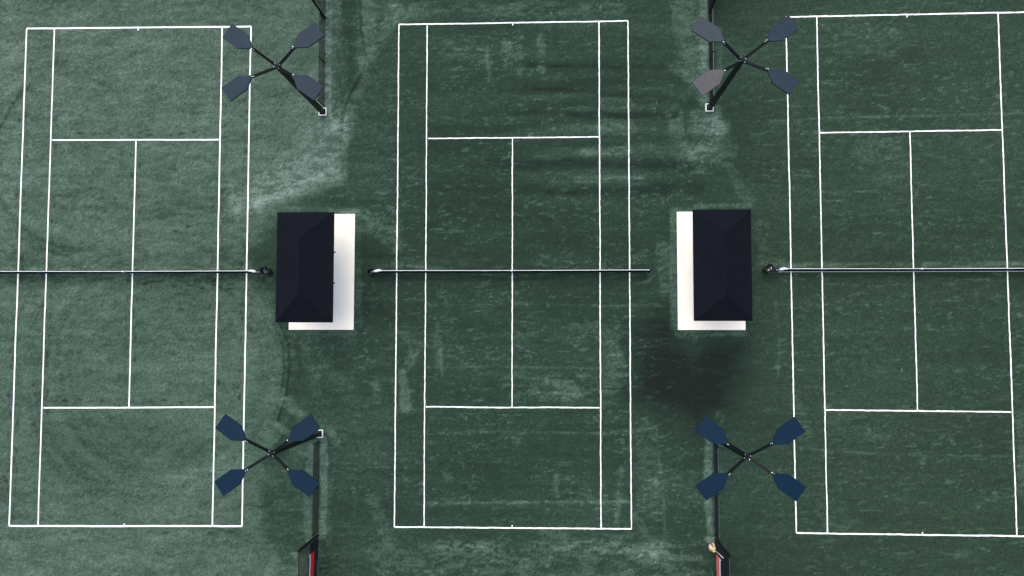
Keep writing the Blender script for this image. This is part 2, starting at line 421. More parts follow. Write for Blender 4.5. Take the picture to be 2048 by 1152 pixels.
COURTS = [
 ('left', [
  ('baseline', [-23.74, 11.92], [-12.63, 11.85], 0.095),
  ('baseline', [-23.73, -12.0], [-12.59, -11.89], 0.1),
  ('doubles_sideline', [-23.74, 11.92], [-23.73, -12.0], 0.08),
  ('doubles_sideline', [-12.63, 11.85], [-12.59, -11.89], 0.08),
  ('singles_sideline', [-22.35, 11.93], [-22.34, -11.96], 0.075),
  ('singles_sideline', [-14.04, 11.85], [-13.99, -11.9], 0.08),
  ('service_line', [-22.26, 6.4], [-14.01, 6.34], 0.085),
  ('service_line', [-22.26, -6.46], [-13.97, -6.39], 0.09),
  ('center_service_line', [-18.14, 6.36], [-18.12, -6.43], 0.075),
  ('center_mark', [-18.19, 11.84], [-18.18, 11.73], 0.07),
  ('center_mark', [-18.19, -11.94], [-18.19, -11.83], 0.08),
 ]),
 ('middle', [
  ('baseline', [-5.45, 11.84], [5.45, 11.84], 0.095),
  ('baseline', [-5.44, -11.85], [5.45, -11.82], 0.1),
  ('doubles_sideline', [-5.45, 11.84], [-5.44, -11.85], 0.08),
  ('doubles_sideline', [5.45, 11.84], [5.45, -11.82], 0.08),
  ('singles_sideline', [-4.09, 11.84], [-4.07, -11.83], 0.075),
  ('singles_sideline', [4.09, 11.83], [4.07, -11.81], 0.08),
  ('service_line', [-4.01, 6.31], [4.04, 6.3], 0.085),
  ('service_line', [-4.02, -6.33], [4.02, -6.34], 0.09),
  ('center_service_line', [-0.01, 6.29], [-0.01, -6.32], 0.075),
  ('center_mark', [-0.0, 11.83], [-0.0, 11.71], 0.07),
  ('center_mark', [0.0, -11.84], [0.0, -11.7], 0.08),
 ]),
 ('right', [
  ('baseline', [12.83, 11.91], [23.87, 11.98], 0.095),
  ('baseline', [12.87, -11.92], [23.87, -11.95], 0.1),
  ('doubles_sideline', [12.83, 11.91], [12.87, -11.92], 0.08),
  ('doubles_sideline', [23.87, 11.98], [23.87, -11.95], 0.08),
  ('singles_sideline', [14.25, 11.92], [14.26, -11.91], 0.075),
  ('singles_sideline', [22.54, 11.98], [22.61, -11.94], 0.08),
  ('service_line', [14.23, 6.4], [22.52, 6.46], 0.085),
  ('service_line', [14.25, -6.38], [22.53, -6.43], 0.09),
  ('center_service_line', [18.38, 6.43], [18.39, -6.41], 0.075),
  ('center_mark', [18.4, 11.93], [18.39, 11.81], 0.07),
  ('center_mark', [18.47, -11.92], [18.46, -11.81], 0.08),
 ]),
]

# ------------------------------------------------------------------ helpers
class MB:
    """collects simple solids and builds them as one mesh"""
    def __init__(self):
        self.v, self.f = [], []
    def add(self, vs, fs):
        n = len(self.v)
        self.v += [tuple(p) for p in vs]
        self.f += [tuple(n + i for i in f) for f in fs]
        return self
    def box(self, x0, x1, y0, y1, z0, z1):
        return self.add([(x0, y0, z0), (x1, y0, z0), (x1, y1, z0), (x0, y1, z0), (x0, y0, z1), (x1, y0, z1), (x1, y1, z1), (x0, y1, z1)],
                        [(3, 2, 1, 0), (4, 5, 6, 7), (0, 1, 5, 4), (1, 2, 6, 5), (2, 3, 7, 6), (3, 0, 4, 7)])
    def tube(self, pts, r, n=8, caps=True):
        pts = [Vector(p) for p in pts]
        rs = r if isinstance(r, (list, tuple)) else [r] * len(pts)
        rings = []
        up = Vector((0.31, 0.17, 0.93))
        for i, p in enumerate(pts):
            d = (pts[min(i + 1, len(pts) - 1)] - pts[max(i - 1, 0)]).normalized()
            a = d.cross(up)
            if a.length < 1e-3:
                a = d.cross(Vector((1, 0, 0)))
            a.normalize()
            b = d.cross(a)
            rings.append([p + (a * math.cos(2 * math.pi * k / n) + b * math.sin(2 * math.pi * k / n)) * rs[i] for k in range(n)])
        vs = [q for ring in rings for q in ring]
        fs = []
        for i in range(len(pts) - 1):
            for k in range(n):
                fs.append((i * n + k, i * n + (k + 1) % n, (i + 1) * n + (k + 1) % n, (i + 1) * n + k))
        if caps:
            fs.append(tuple(range(n - 1, -1, -1)))
            fs.append(tuple((len(pts) - 1) * n + k for k in range(n)))
        return self.add(vs, fs)
    def prism(self, outline, z0, z1, tri=True):
        n = len(outline)
        vs = [(x, y, z0) for x, y in outline] + [(x, y, z1) for x, y in outline]
        fs = [tuple(range(n - 1, -1, -1)), tuple(range(n, 2 * n))]
        fs += [(i, (i + 1) % n, n + (i + 1) % n, n + i) for i in range(n)]
        return self.add(vs, fs)
    def lathe(self, prof, cx, cy, n=20, jitter=None):
        vs, fs = [], []
        for i, (r, z) in enumerate(prof):
            for k in range(n):
                a = 2 * math.pi * k / n
                j = jitter(i, k) if jitter else 0.0
                vs.append((cx + (r + j) * math.cos(a), cy + (r + j) * math.sin(a), z + (j * 0.6 if jitter else 0)))
        for i in range(len(prof) - 1):
            for k in range(n):
                fs.append((i * n + k, i * n + (k + 1) % n, (i + 1) * n + (k + 1) % n, (i + 1) * n + k))
        return self.add(vs, fs)
    def mesh(self, name, mat, smooth=False):
        me = bpy.data.meshes.new(name)
        me.from_pydata(self.v, [], self.f)
        me.update()
        me.materials.append(mat)
        if smooth:
            for p in me.polygons:
                p.use_smooth = True
        return me
    def build(self, name, mat, parent=None, smooth=False, bevel=0.0):
        return link(name, self.mesh(name, mat, smooth), parent, bevel)

def link(name, me, parent=None, bevel=0.0):
    o = bpy.data.objects.new(name, me)
    col.objects.link(o)
    if parent is not None:
        o.parent = parent
    if bevel:
        m = o.modifiers.new('bevel', 'BEVEL')
        m.width = bevel
        m.segments = 2
        m.limit_method = 'ANGLE'
    return o

def thing(name, label, cat, loc=(0, 0, 0), rz=0.0, group=None):
    o = bpy.data.objects.new(name, None)
    o.empty_display_size = 0.2
    o.location = loc
    o.rotation_euler = (0, 0, rz)
    col.objects.link(o)
    return tag(o, label, cat, group)

def tag(o, label, cat, group=None):
    o['label'] = label
    o['category'] = cat
    if group:
        o['group'] = group
    return o

def children(o):
    return [c for c in bpy.data.objects if c.parent == o]

def copy_tree(o, parent=None):
    kids = children(o)
    c = o.copy()
    col.objects.link(c)
    c.parent = parent
    for k in kids:
        copy_tree(k, c)
    return c

# ------------------------------------------------------------------ materials
def new_mat(name):
    m = bpy.data.materials.new(name)
    m.use_nodes = True
    nt = m.node_tree
    return m, nt, nt.nodes['Principled BSDF']

def noise(nt, scale, detail=3.0, rough=0.55, vec=None, mapping=None):
    tc = nt.nodes.new('ShaderNodeTexCoord')
    src = tc.outputs['Object']
    if mapping:
        mp = nt.nodes.new('ShaderNodeMapping')
        mp.inputs['Scale'].default_value = mapping
        nt.links.new(src, mp.inputs['Vector'])
        src = mp.outputs[0]
    n = nt.nodes.new('ShaderNodeTexNoise')
    n.inputs['Scale'].default_value = scale
    n.inputs['Detail'].default_value = detail
    n.inputs['Roughness'].default_value = rough
    nt.links.new(src, n.inputs['Vector'])
    return n.outputs['Fac']

def maprange(nt, src, a, b, c=0.0, d=1.0):
    n = nt.nodes.new('ShaderNodeMapRange')
    n.inputs[1].default_value = a
    n.inputs[2].default_value = b
    n.inputs[3].default_value = c
    n.inputs[4].default_value = d
    nt.links.new(src, n.inputs[0])
    return n.outputs[0]

def mathn(nt, op, a, b):
    n = nt.nodes.new('ShaderNodeMath')
    n.operation = op
    for i, s in enumerate((a, b)):
        if isinstance(s, (int, float)):
            n.inputs[i].default_value = s
        else:
            nt.links.new(s, n.inputs[i])
    return n.outputs[0]

def mixc(nt, fac, a, b):
    n = nt.nodes.new('ShaderNodeMix')
    n.data_type = 'RGBA'
    for i, s in ((0, fac), (6, a), (7, b)):
        if isinstance(s, (int, float)):
            n.inputs[i].default_value = s
        elif isinstance(s, tuple):
            n.inputs[i].default_value = s if len(s) == 4 else s + (1.0,)
        else:
            nt.links.new(s, n.inputs[i])
    return n.outputs[2]

def speckled(name, c1, c2, scale=12.0, rough=0.6, metallic=0.0, lo=0.35, hi=0.65, detail=4.0, spec=0.5, bump=0.0):
    m, nt, b = new_mat(name)
    f = maprange(nt, noise(nt, scale, detail), lo, hi)
    nt.links.new(mixc(nt, f, c1, c2), b.inputs['Base Color'])
    b.inputs['Roughness'].default_value = rough
    b.inputs['Metallic'].default_value = metallic
    b.inputs['Specular IOR Level'].default_value = spec
    if bump:
        bp = nt.nodes.new('ShaderNodeBump')
        bp.inputs['Strength'].default_value = bump
        bp.inputs['Distance'].default_value = 0.01
        nt.links.new(noise(nt, scale * 4, 3), bp.inputs['Height'])
        nt.links.new(bp.outputs[0], b.inputs['Normal'])
    return m

M = {}
M['line'] = speckled('line_tape', (0.80, 0.80, 0.78), (0.66, 0.68, 0.65), 3.0, 0.65, lo=0.55, hi=0.8)
M['line_worn'] = speckled('worn_line_tape', (0.80, 0.80, 0.77), (0.33, 0.38, 0.34), 7.0, 0.7, lo=0.56, hi=0.86, detail=6.0)
M['black_metal'] = speckled('black_powder_coat', (0.003, 0.0045, 0.005), (0.006, 0.008, 0.009), 6.0, 0.5, spec=0.12)
M['mast'] = speckled('dark_green_black_paint', (0.0025, 0.004, 0.0045), (0.005, 0.0075, 0.0085), 4.0, 0.45, spec=0.12)
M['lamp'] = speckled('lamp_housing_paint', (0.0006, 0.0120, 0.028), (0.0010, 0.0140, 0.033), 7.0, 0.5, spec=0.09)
M['lamp_sheen'] = speckled('sky_sheen_lamp_housing', (0.0085, 0.0195, 0.033), (0.012, 0.024, 0.038), 5.0, 0.55, spec=0.16)  # paler copy of the housing paint, sky reflection put into the colour
M['lamp_brown'] = speckled('brown_reflection_lamp_housing', (0.055, 0.055, 0.058), (0.067, 0.065, 0.067), 5.0, 0.6, spec=0.25)  # brown-grey reflection on a single lamp, mixed into its base colour
M['lamp_grey'] = speckled('grey_sheen_lamp_housing', (0.019, 0.029, 0.040), (0.026, 0.036, 0.046), 5.0, 0.55, spec=0.2)  # greyer housing copy, gloss from the sky painted as base colour
M['lens'] = speckled('lamp_lens', (0.35, 0.37, 0.38), (0.42, 0.44, 0.45), 30.0, 0.25)
M['steel'] = speckled('galvanised_bolt', (0.55, 0.57, 0.58), (0.72, 0.73, 0.73), 40.0, 0.35, 0.6)
M['concrete'] = speckled('pale_concrete', (0.92, 0.835, 0.68), (0.85, 0.755, 0.595), 1.6, 0.8, lo=0.45, hi=0.85, detail=8.0, bump=0.1)
M['footing'] = speckled('pale_footing', (0.74, 0.74, 0.70), (0.6, 0.6, 0.56), 6.0, 0.8)
M['canopy'] = speckled('navy_canopy_cloth', (0.0034, 0.0046, 0.0076), (0.0044, 0.0058, 0.0092), 2.5, 0.9, spec=0.1, bump=0.1)
M['band'] = speckled('white_canvas_band', (0.80, 0.80, 0.78), (0.70, 0.71, 0.70), 9.0, 0.75)
M['netting'] = speckled('black_netting', (0.002, 0.004, 0.009), (0.003, 0.006, 0.013), 30.0, 0.8, spec=0.1)
M['wire'] = speckled('black_vinyl_wire', (0.004, 0.006, 0.007), (0.008, 0.010, 0.011), 12.0, 0.5, spec=0.2)
M['rail'] = speckled('dark_fence_rail', (0.014, 0.018, 0.022), (0.028, 0.034, 0.038), 3.0, 0.3)
M['rail_dark'] = speckled('black_fence_rail', (0.004, 0.006, 0.007), (0.008, 0.010, 0.011), 3.0, 0.5, spec=0.15)
M['red'] = speckled('red_banner_vinyl', (0.86, 0.010, 0.026), (0.80, 0.009, 0.022), 3.0, 0.5)
M['faded_red'] = speckled('faded_red_banner_vinyl', (0.80, 0.17, 0.145), (0.74, 0.15, 0.13), 3.0, 0.5)
M['banner_white'] = speckled('white_banner_vinyl', (0.80, 0.79, 0.80), (0.74, 0.73, 0.75), 3.0, 0.5)
M['bin'] = speckled('black_plastic', (0.006, 0.007, 0.009), (0.012, 0.013, 0.016), 14.0, 0.35)
M['liner'] = speckled('black_bag_liner', (0.005, 0.005, 0.010), (0.016, 0.016, 0.026), 24.0, 0.3)
M['scrap'] = speckled('crumpled_paper', (0.24, 0.25, 0.26), (0.36, 0.36, 0.36), 20.0, 0.7)
M['scrap_blue'] = speckled('violet_grey_scrap', (0.05, 0.05, 0.11), (0.09, 0.09, 0.16), 20.0, 0.5)
M['handle'] = speckled('pale_pink_handle', (0.62, 0.52, 0.52), (0.68, 0.6, 0.58), 9.0, 0.5)
M['yellow'] = speckled('yellow_green_bristle', (0.46, 0.58, 0.12), (0.56, 0.62, 0.14), 30.0, 0.7)
M['orange'] = speckled('orange_red_bristle', (0.42, 0.10, 0.04), (0.5, 0.16, 0.05), 30.0, 0.7)
M['cream'] = speckled('cream_head', (0.78, 0.74, 0.62), (0.7, 0.66, 0.55), 10.0, 0.6)
M['teal'] = speckled('teal_cord', (0.015, 0.13, 0.10), (0.025, 0.17, 0.13), 14.0, 0.5)
M['grey_cord'] = speckled('grey_green_cord', (0.10, 0.15, 0.13), (0.14, 0.19, 0.17), 14.0, 0.6)

def screen_mat():
    m, nt, b = new_mat('dark_windscreen_mesh')
    b.inputs['Base Color'].default_value = (0.009, 0.013, 0.017, 1)
    b.inputs['Roughness'].default_value = 0.85
    b.inputs['Specular IOR Level'].default_value = 0.2
    b.inputs['Alpha'].default_value = 0.90
    return m
M['screen'] = screen_mat()

# ------------------------------------------------------------------ ground: one sheet, fine where the courts are
def axis(lo, hi, step, far):
    core = np.arange(lo, hi + step * 0.5, step)
    out = [d for d in (2.0, 6.0, 15.0, 40.0, 120.0, 400.0, far)]
    return np.concatenate([[lo - d for d in reversed(out)], core, [core[-1] + d for d in out]])

GX = axis(-26.0, 25.2, 0.06, 2500.0)
GY = axis(-15.2, 14.6, 0.06, 2500.0)
XX, YY = np.meshgrid(GX, GY)
NY, NX = XX.shape
rng = np.random.default_rng(11)

def vnoise(sx, sy, seed):
    """smooth value noise in 0..1 over the sheet; sx, sy = cell size in metres"""
    r = np.random.default_rng(seed)
    t = r.random((256, 256))
    u, v = (XX + WX) / sx + 77.3, (YY + WY) / sy + 41.7
    i, j = np.floor(u).astype(int), np.floor(v).astype(int)
    fu, fv = u - i, v - j
    fu = fu * fu * (3 - 2 * fu)
    fv = fv * fv * (3 - 2 * fv)
    g = lambda a, b: t[b % 256, a % 256]
    return (g(i, j) * (1 - fu) + g(i + 1, j) * fu) * (1 - fv) + (g(i, j + 1) * (1 - fu) + g(i + 1, j + 1) * fu) * fv

WX = WY = 0.0
_a, _b, _c, _d = vnoise(0.7, 0.7, 901), vnoise(0.7, 0.7, 902), vnoise(0.23, 0.23, 903), vnoise(0.23, 0.23, 904)
WX, WY = (_a - 0.5) * 0.4 + (_c - 0.5) * 0.12, (_b - 0.5) * 0.18 + (_d - 0.5) * 0.08

def fbm(sx, sy, seed, octs=4, gain=0.55):
    s, a, tot = 0.0, 1.0, 0.0
    for o in range(octs):
        s = s + a * vnoise(sx / 2 ** o, sy / 2 ** o, seed + o * 13)
        tot += a
        a *= gain
    return s / tot

def seg_dist(pts, closed=False):
    d = np.full(XX.shape, 1e9)
    P = list(pts) + ([pts[0]] if closed else [])
    for (ax, ay), (bx, by) in zip(P[:-1], P[1:]):
        dx, dy = bx - ax, by - ay
        L2 = dx * dx + dy * dy + 1e-9
        t = np.clip(((XX - ax) * dx + (YY - ay) * dy) / L2, 0, 1)
        d = np.minimum(d, np.hypot(XX - ax - t * dx, YY - ay - t * dy))
    return d

def inside(pts):
    c = np.zeros(XX.shape, bool)
    n = len(pts)
    for k in range(n):
        (ax, ay), (bx, by) = pts[k], pts[(k + 1) % n]
        if ay == by:
            continue
        hit = ((ay > YY) != (by > YY)) & (XX < (bx - ax) * (YY - ay) / (by - ay) + ax)
        c ^= hit
    return c

def smooth(x):
    x = np.clip(x, 0, 1)
    return x * x * (3 - 2 * x)

wob = fbm(0.9, 0.9, 5, 4) - 0.5
breaks = [smooth((fbm(0.60, 0.20, 60 + 31 * k, 5, 0.85) - 0.42) / 0.16) for k in range(4)]
wisp = fbm(0.9, 0.25, 44, 5, 0.8) - 0.5
dry = np.full(XX.shape, 0.215)
for k, (pts, soft, amt, br) in enumerate(WEAR_TONE_PATCHES):
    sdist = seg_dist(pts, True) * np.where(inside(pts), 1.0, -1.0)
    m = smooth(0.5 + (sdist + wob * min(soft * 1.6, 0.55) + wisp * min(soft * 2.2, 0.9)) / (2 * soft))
    dry += amt * m * (1 - br + br * breaks[k % 4] * 1.5)  # also takes the broad dark smudge, a plain change of ground tone

def local(pts, pad):
    xs = [p[0] for p in pts]; ys = [p[1] for p in pts]
    i0, i1 = np.searchsorted(GX, [min(xs) - pad, max(xs) + pad])
    j0, j1 = np.searchsorted(GY, [min(ys) - pad, max(ys) + pad])
    return slice(j0, j1), slice(i0, i1)

FX, FY = XX, YY
for k, (pts, hw, soft, amt, br) in enumerate(WEAR_LINES):
    s = local(pts, hw + soft * 2 + 0.3)
    XX, YY = FX[s], FY[s]
    if XX.size == 0:
        continue
    d = seg_dist(pts)
    m = smooth(1 - (d + (wob[s] + wisp[s]) * soft * 1.6 - hw + soft * 0.5) / (soft + 0.04))
    gain = 1.3 if hw < 0.06 else 1.0
    dry[s] += gain * amt * m * (1 - br + br * breaks[k % 4][s] * 1.5)
for x, y, vert, amt in FOOTPRINTS:
    s = local([(x, y)], 0.4)
    XX, YY = FX[s], FY[s]
    if XX.size == 0:
        continue
    a, b = (0.055, 0.15) if vert else (0.15, 0.055)
    dry[s] += 1.5 * amt * smooth(1.5 - np.hypot((XX - x) / a, (YY - y) / b))
XX, YY = FX, FY

leftz = smooth((-9.5 - XX + wob * 3) / 4.0)
midz = smooth(1 - (np.abs(XX) - 8.0) / 2.5)
rightz = smooth((XX - 10.0) / 2.5)
# broad unevenness, brush-drag ripples across the courts, mottling
dry += (fbm(6.0, 3.0, 201, 4) - 0.5) * 0.10
dry += (fbm(5.0, 0.35, 301, 3) - 0.5) * (0.05 + 0.05 * midz)
dry += (fbm(0.42, 0.15, 401, 4, 0.8) - 0.5) * (0.06 + 0.02 * leftz)
dry += (fbm(0.16, 0.16, 431, 2, 0.9) - 0.5) * (0.05 + 0.04 * leftz)
dry += (fbm(1.4, 0.07, 461, 2, 0.8) - 0.5) * 0.05
dry += (fbm(3.5, 0.6, 481, 4, 0.6) - 0.5) * 0.15 * leftz
# damp ridges left by the drag mat, strongest between the middle court and the right pole
rid = np.sin(YY * 6.1 + (fbm(3.2, 1.6, 491, 3) - 0.5) * 7.0)
dry += rid * 0.035 * smooth((XX + 1.5) / 3.0) * smooth((10.5 - XX) / 2.5) * smooth((YY - 2.5) / 1.5) * smooth((10.8 - YY) / 1.5)
dry *= 1.0 + 0.14 * rng.standard_normal(dry.shape)          # loose granules
# short pale scuffs left by feet and balls, mostly drawn out sideways
sc1 = smooth((fbm(0.34, 0.10, 501, 3, 0.7) - 0.65) / 0.10) * smooth((fbm(2.2, 1.4, 551, 3) - 0.42) / 0.2)
sc2 = smooth((fbm(0.9, 0.07, 601, 2, 0.7) - 0.74) / 0.08)
sc3 = smooth((fbm(0.12, 0.12, 651, 2) - 0.80) / 0.08) * smooth((fbm(1.6, 1.6, 671, 2) - 0.5) / 0.2)
dry += (sc1 * 0.19 + sc2 * 0.11 + sc3 * 0.26) * (0.25 + 0.75 * np.maximum(midz, rightz))
# fine wind-rippled crescents in the loose dry dust of the left court
rp = np.sin(YY * 17 + (fbm(0.8, 0.8, 701, 4) - 0.5) * 34)
dry += rp * 0.030 * leftz * smooth((YY - 5.8) / 1.2)
# broom-drag streaks that follow the turns of the brush
def swirl(cx, cy, rw, tw, seed):
    global XX, YY, WX, WY
    sx_, sy_, wx_, wy_ = XX, YY, WX, WY
    rad = np.hypot(XX - cx, YY - cy)
    th = np.arctan2(YY - cy, XX - cx)
    XX, YY, WX, WY = rad, th * 5.5, wx_ * 0.25, 0.0
    v = fbm(rw, tw, seed, 4, 0.62)
    XX, YY, WX, WY = sx_, sy_, wx_, wy_
    return v - 0.5, rad
s1, r1 = swirl(-13.1, 10.4, 0.42, 4.0, 1001)
dry += s1 * 0.32 * leftz * smooth((r1 - 2.8) / 1.5) * smooth((9.0 - r1) / 2.0) * smooth((XX + 13.6) / 1.0)
s2, r2 = swirl(-16.5, -4.6, 0.40, 4.0, 1101)
dry += s2 * 0.24 * smooth((-8.0 - XX) / 2.0) * smooth((r2 - 3.0) / 1.5) * smooth((8.0 - r2) / 1.5)
s3, r3 = swirl(-21.3, 5.8, 0.40, 4.0, 1201)
dry += s3 * 0.22 * smooth((-18.5 - XX) / 2.0) * smooth((r3 - 2.0) / 1.5) * smooth((7.5 - r3) / 1.5)
s4, r4 = swirl(5.9, -10.0, 0.22, 2.0, 1301)
dry += s4 * 0.16 * smooth((1.7 - r4) / 0.8) * smooth((XX - 5.4) / 0.4)
far_ = np.clip(np.maximum(np.maximum(-25.0 - XX, XX - 24.2), np.maximum(-14.4 - YY, YY - 13.8)) / 0.9, 0, 1)
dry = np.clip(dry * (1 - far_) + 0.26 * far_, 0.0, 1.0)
green = np.clip(0.15 + 0.55 * rightz + 0.5 * (fbm(4.0, 4.0, 801, 3) - 0.5) + 0.30 * leftz + 0.25 * leftz * smooth((YY - 6) / 5), 0, 1)
green = green * (1 - far_) + 0.4 * far_

idx = np.arange(NX * NY).reshape(NY, NX)
quads = np.stack([idx[:-1, :-1], idx[:-1, 1:], idx[1:, 1:], idx[1:, :-1]], -1).reshape(-1, 4)
me = bpy.data.meshes.new('ground')
co = np.stack([XX, YY, np.zeros_like(XX)], -1).reshape(-1, 3).astype(np.float32)
me.vertices.add(len(co))
me.vertices.foreach_set('co', co.ravel())
me.loops.add(quads.size)
me.loops.foreach_set('vertex_index', quads.ravel().astype(np.int32))
me.polygons.add(len(quads))
me.polygons.foreach_set('loop_start', (np.arange(len(quads)) * 4).astype(np.int32))
me.update(calc_edges=True)
att = me.attributes.new('wear', 'FLOAT_COLOR', 'POINT')
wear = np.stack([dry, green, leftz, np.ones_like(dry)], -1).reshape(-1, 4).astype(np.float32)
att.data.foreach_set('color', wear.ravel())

gm, nt, bsdf = new_mat('green_clay')
an = nt.nodes.new('ShaderNodeAttribute')
an.attribute_name = 'wear'
sep = nt.nodes.new('ShaderNodeSeparateColor')
nt.links.new(an.outputs['Color'], sep.inputs[0])
d0 = sep.outputs[0]
g1 = maprange(nt, noise(nt, 14.0, 5.0, 0.8), 0.30, 0.70, -1.0, 1.0)
g2 = maprange(nt, noise(nt, 30.0, 3.0, 0.8), 0.30, 0.70, -1.0, 1.0)
g3 = maprange(nt, noise(nt, 2.0, 7.0, 0.72, mapping=(1.0, 7.0, 1.0)), 0.3, 0.7, -0.03, 0.03)
amp = mathn(nt, 'ADD', 0.045, mathn(nt, 'MULTIPLY', d0, 0.16))
gg = mathn(nt, 'ADD', mathn(nt, 'MULTIPLY', g1, 0.8), mathn(nt, 'MULTIPLY', g2, 0.75))
dd = mathn(nt, 'ADD', mathn(nt, 'ADD', d0, mathn(nt, 'MULTIPLY', gg, amp)), g3)
def ramp(stops):
    cr = nt.nodes.new('ShaderNodeValToRGB')
    el = cr.color_ramp.elements
    while len(el) < len(stops):
        el.new(0.5)
    for e, (pos, c) in zip(el, stops):
        e.position = pos
        e.color = c + (1.0,)
    nt.links.new(dd, cr.inputs[0])
    return cr.outputs[0]
teal = ramp([(0.0, (0.0042, 0.0075, 0.0060)), (0.2, (0.0124, 0.0302, 0.0180)), (0.45, (0.049, 0.085, 0.060)), (0.8, (0.126, 0.172, 0.140)), (1.0, (0.19, 0.23, 0.20))])
grn = ramp([(0.0, (0.0050, 0.0088, 0.0058)), (0.2, (0.0160, 0.0335, 0.0180)), (0.45, (0.055, 0.087, 0.059)), (0.8, (0.128, 0.172, 0.132)), (1.0, (0.19, 0.23, 0.19))])
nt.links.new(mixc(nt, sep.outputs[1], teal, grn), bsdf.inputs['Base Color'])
bsdf.inputs['Roughness'].default_value = 0.9
bsdf.inputs['Specular IOR Level'].default_value = 0.2
bp = nt.nodes.new('ShaderNodeBump')
bp.inputs['Strength'].default_value = 0.35
bp.inputs['Distance'].default_value = 0.008
nt.links.new(noise(nt, 40.0, 4.0, 0.7), bp.inputs['Height'])
nt.links.new(bp.outputs[0], bsdf.inputs['Normal'])
me.materials.append(gm)
ground = bpy.data.objects.new('ground', me)
ground['kind'] = 'structure'
col.objects.link(ground)

# ------------------------------------------------------------------ court lines: tapes laid on the clay
def tape(a, b, w, z, seed, rag):
    r = random.Random(seed)
    a, b = Vector((a[0], a[1])), Vector((b[0], b[1]))
    d = b - a
    L = d.length
    d.normalize()
    nrm = Vector((-d.y, d.x))
    n = max(2, int(L / 0.14))
    vs, fs = [], []
    wav = 0.0
    for i in range(n + 1):
        p = a + d * (L * i / n)
        wav = wav * 0.9 + r.gauss(0, 0.002)
        l = w / 2 + r.uniform(-rag, rag * 0.4) + wav
        q = -w / 2 - r.uniform(-rag, rag * 0.4) + wav
        vs += [(*(p + nrm * q), 0.001), (*(p + nrm * q), z), (*(p + nrm * l), z), (*(p + nrm * l), 0.001)]
    for i in range(n):
        k = i * 4
        for s in range(3):
            fs.append((k + s, k + 4 + s, k + 5 + s, k + 1 + s))
    return vs, fs

ZT = {'baseline': 0.004, 'doubles_sideline': 0.006, 'singles_sideline': 0.006, 'service_line': 0.008, 'center_service_line': 0.010, 'center_mark': 0.008}
for ci, (where, lines) in enumerate(COURTS):
    cx = {'left': -18.15, 'middle': 0.0, 'right': 18.39}[where]
    lab = {'left': 'crisp white boundary lines of the paler, dusty court on the left',
           'middle': 'slightly worn white boundary lines of the court between the two shelters',
           'right': 'white boundary lines of the right-hand court, cut off by the photo edge'}[where]
    t = thing('court_lines', lab, 'court lines', (cx, 0, 0), group='white lines of the three tennis courts')
    for li, (nm, a, b, w) in enumerate(lines):
        a = (a[0] - cx, a[1]); b = (b[0] - cx, b[1])
        mb = MB()
        mb.add(*tape(a, b, w * {'left': 0.84, 'middle': 0.73, 'right': 0.78}[where], ZT[nm], 100 * ci + li, 0.004 if where == 'left' else 0.011))
        mb.build(nm, M['line'] if where == 'left' else M['line_worn'], t)

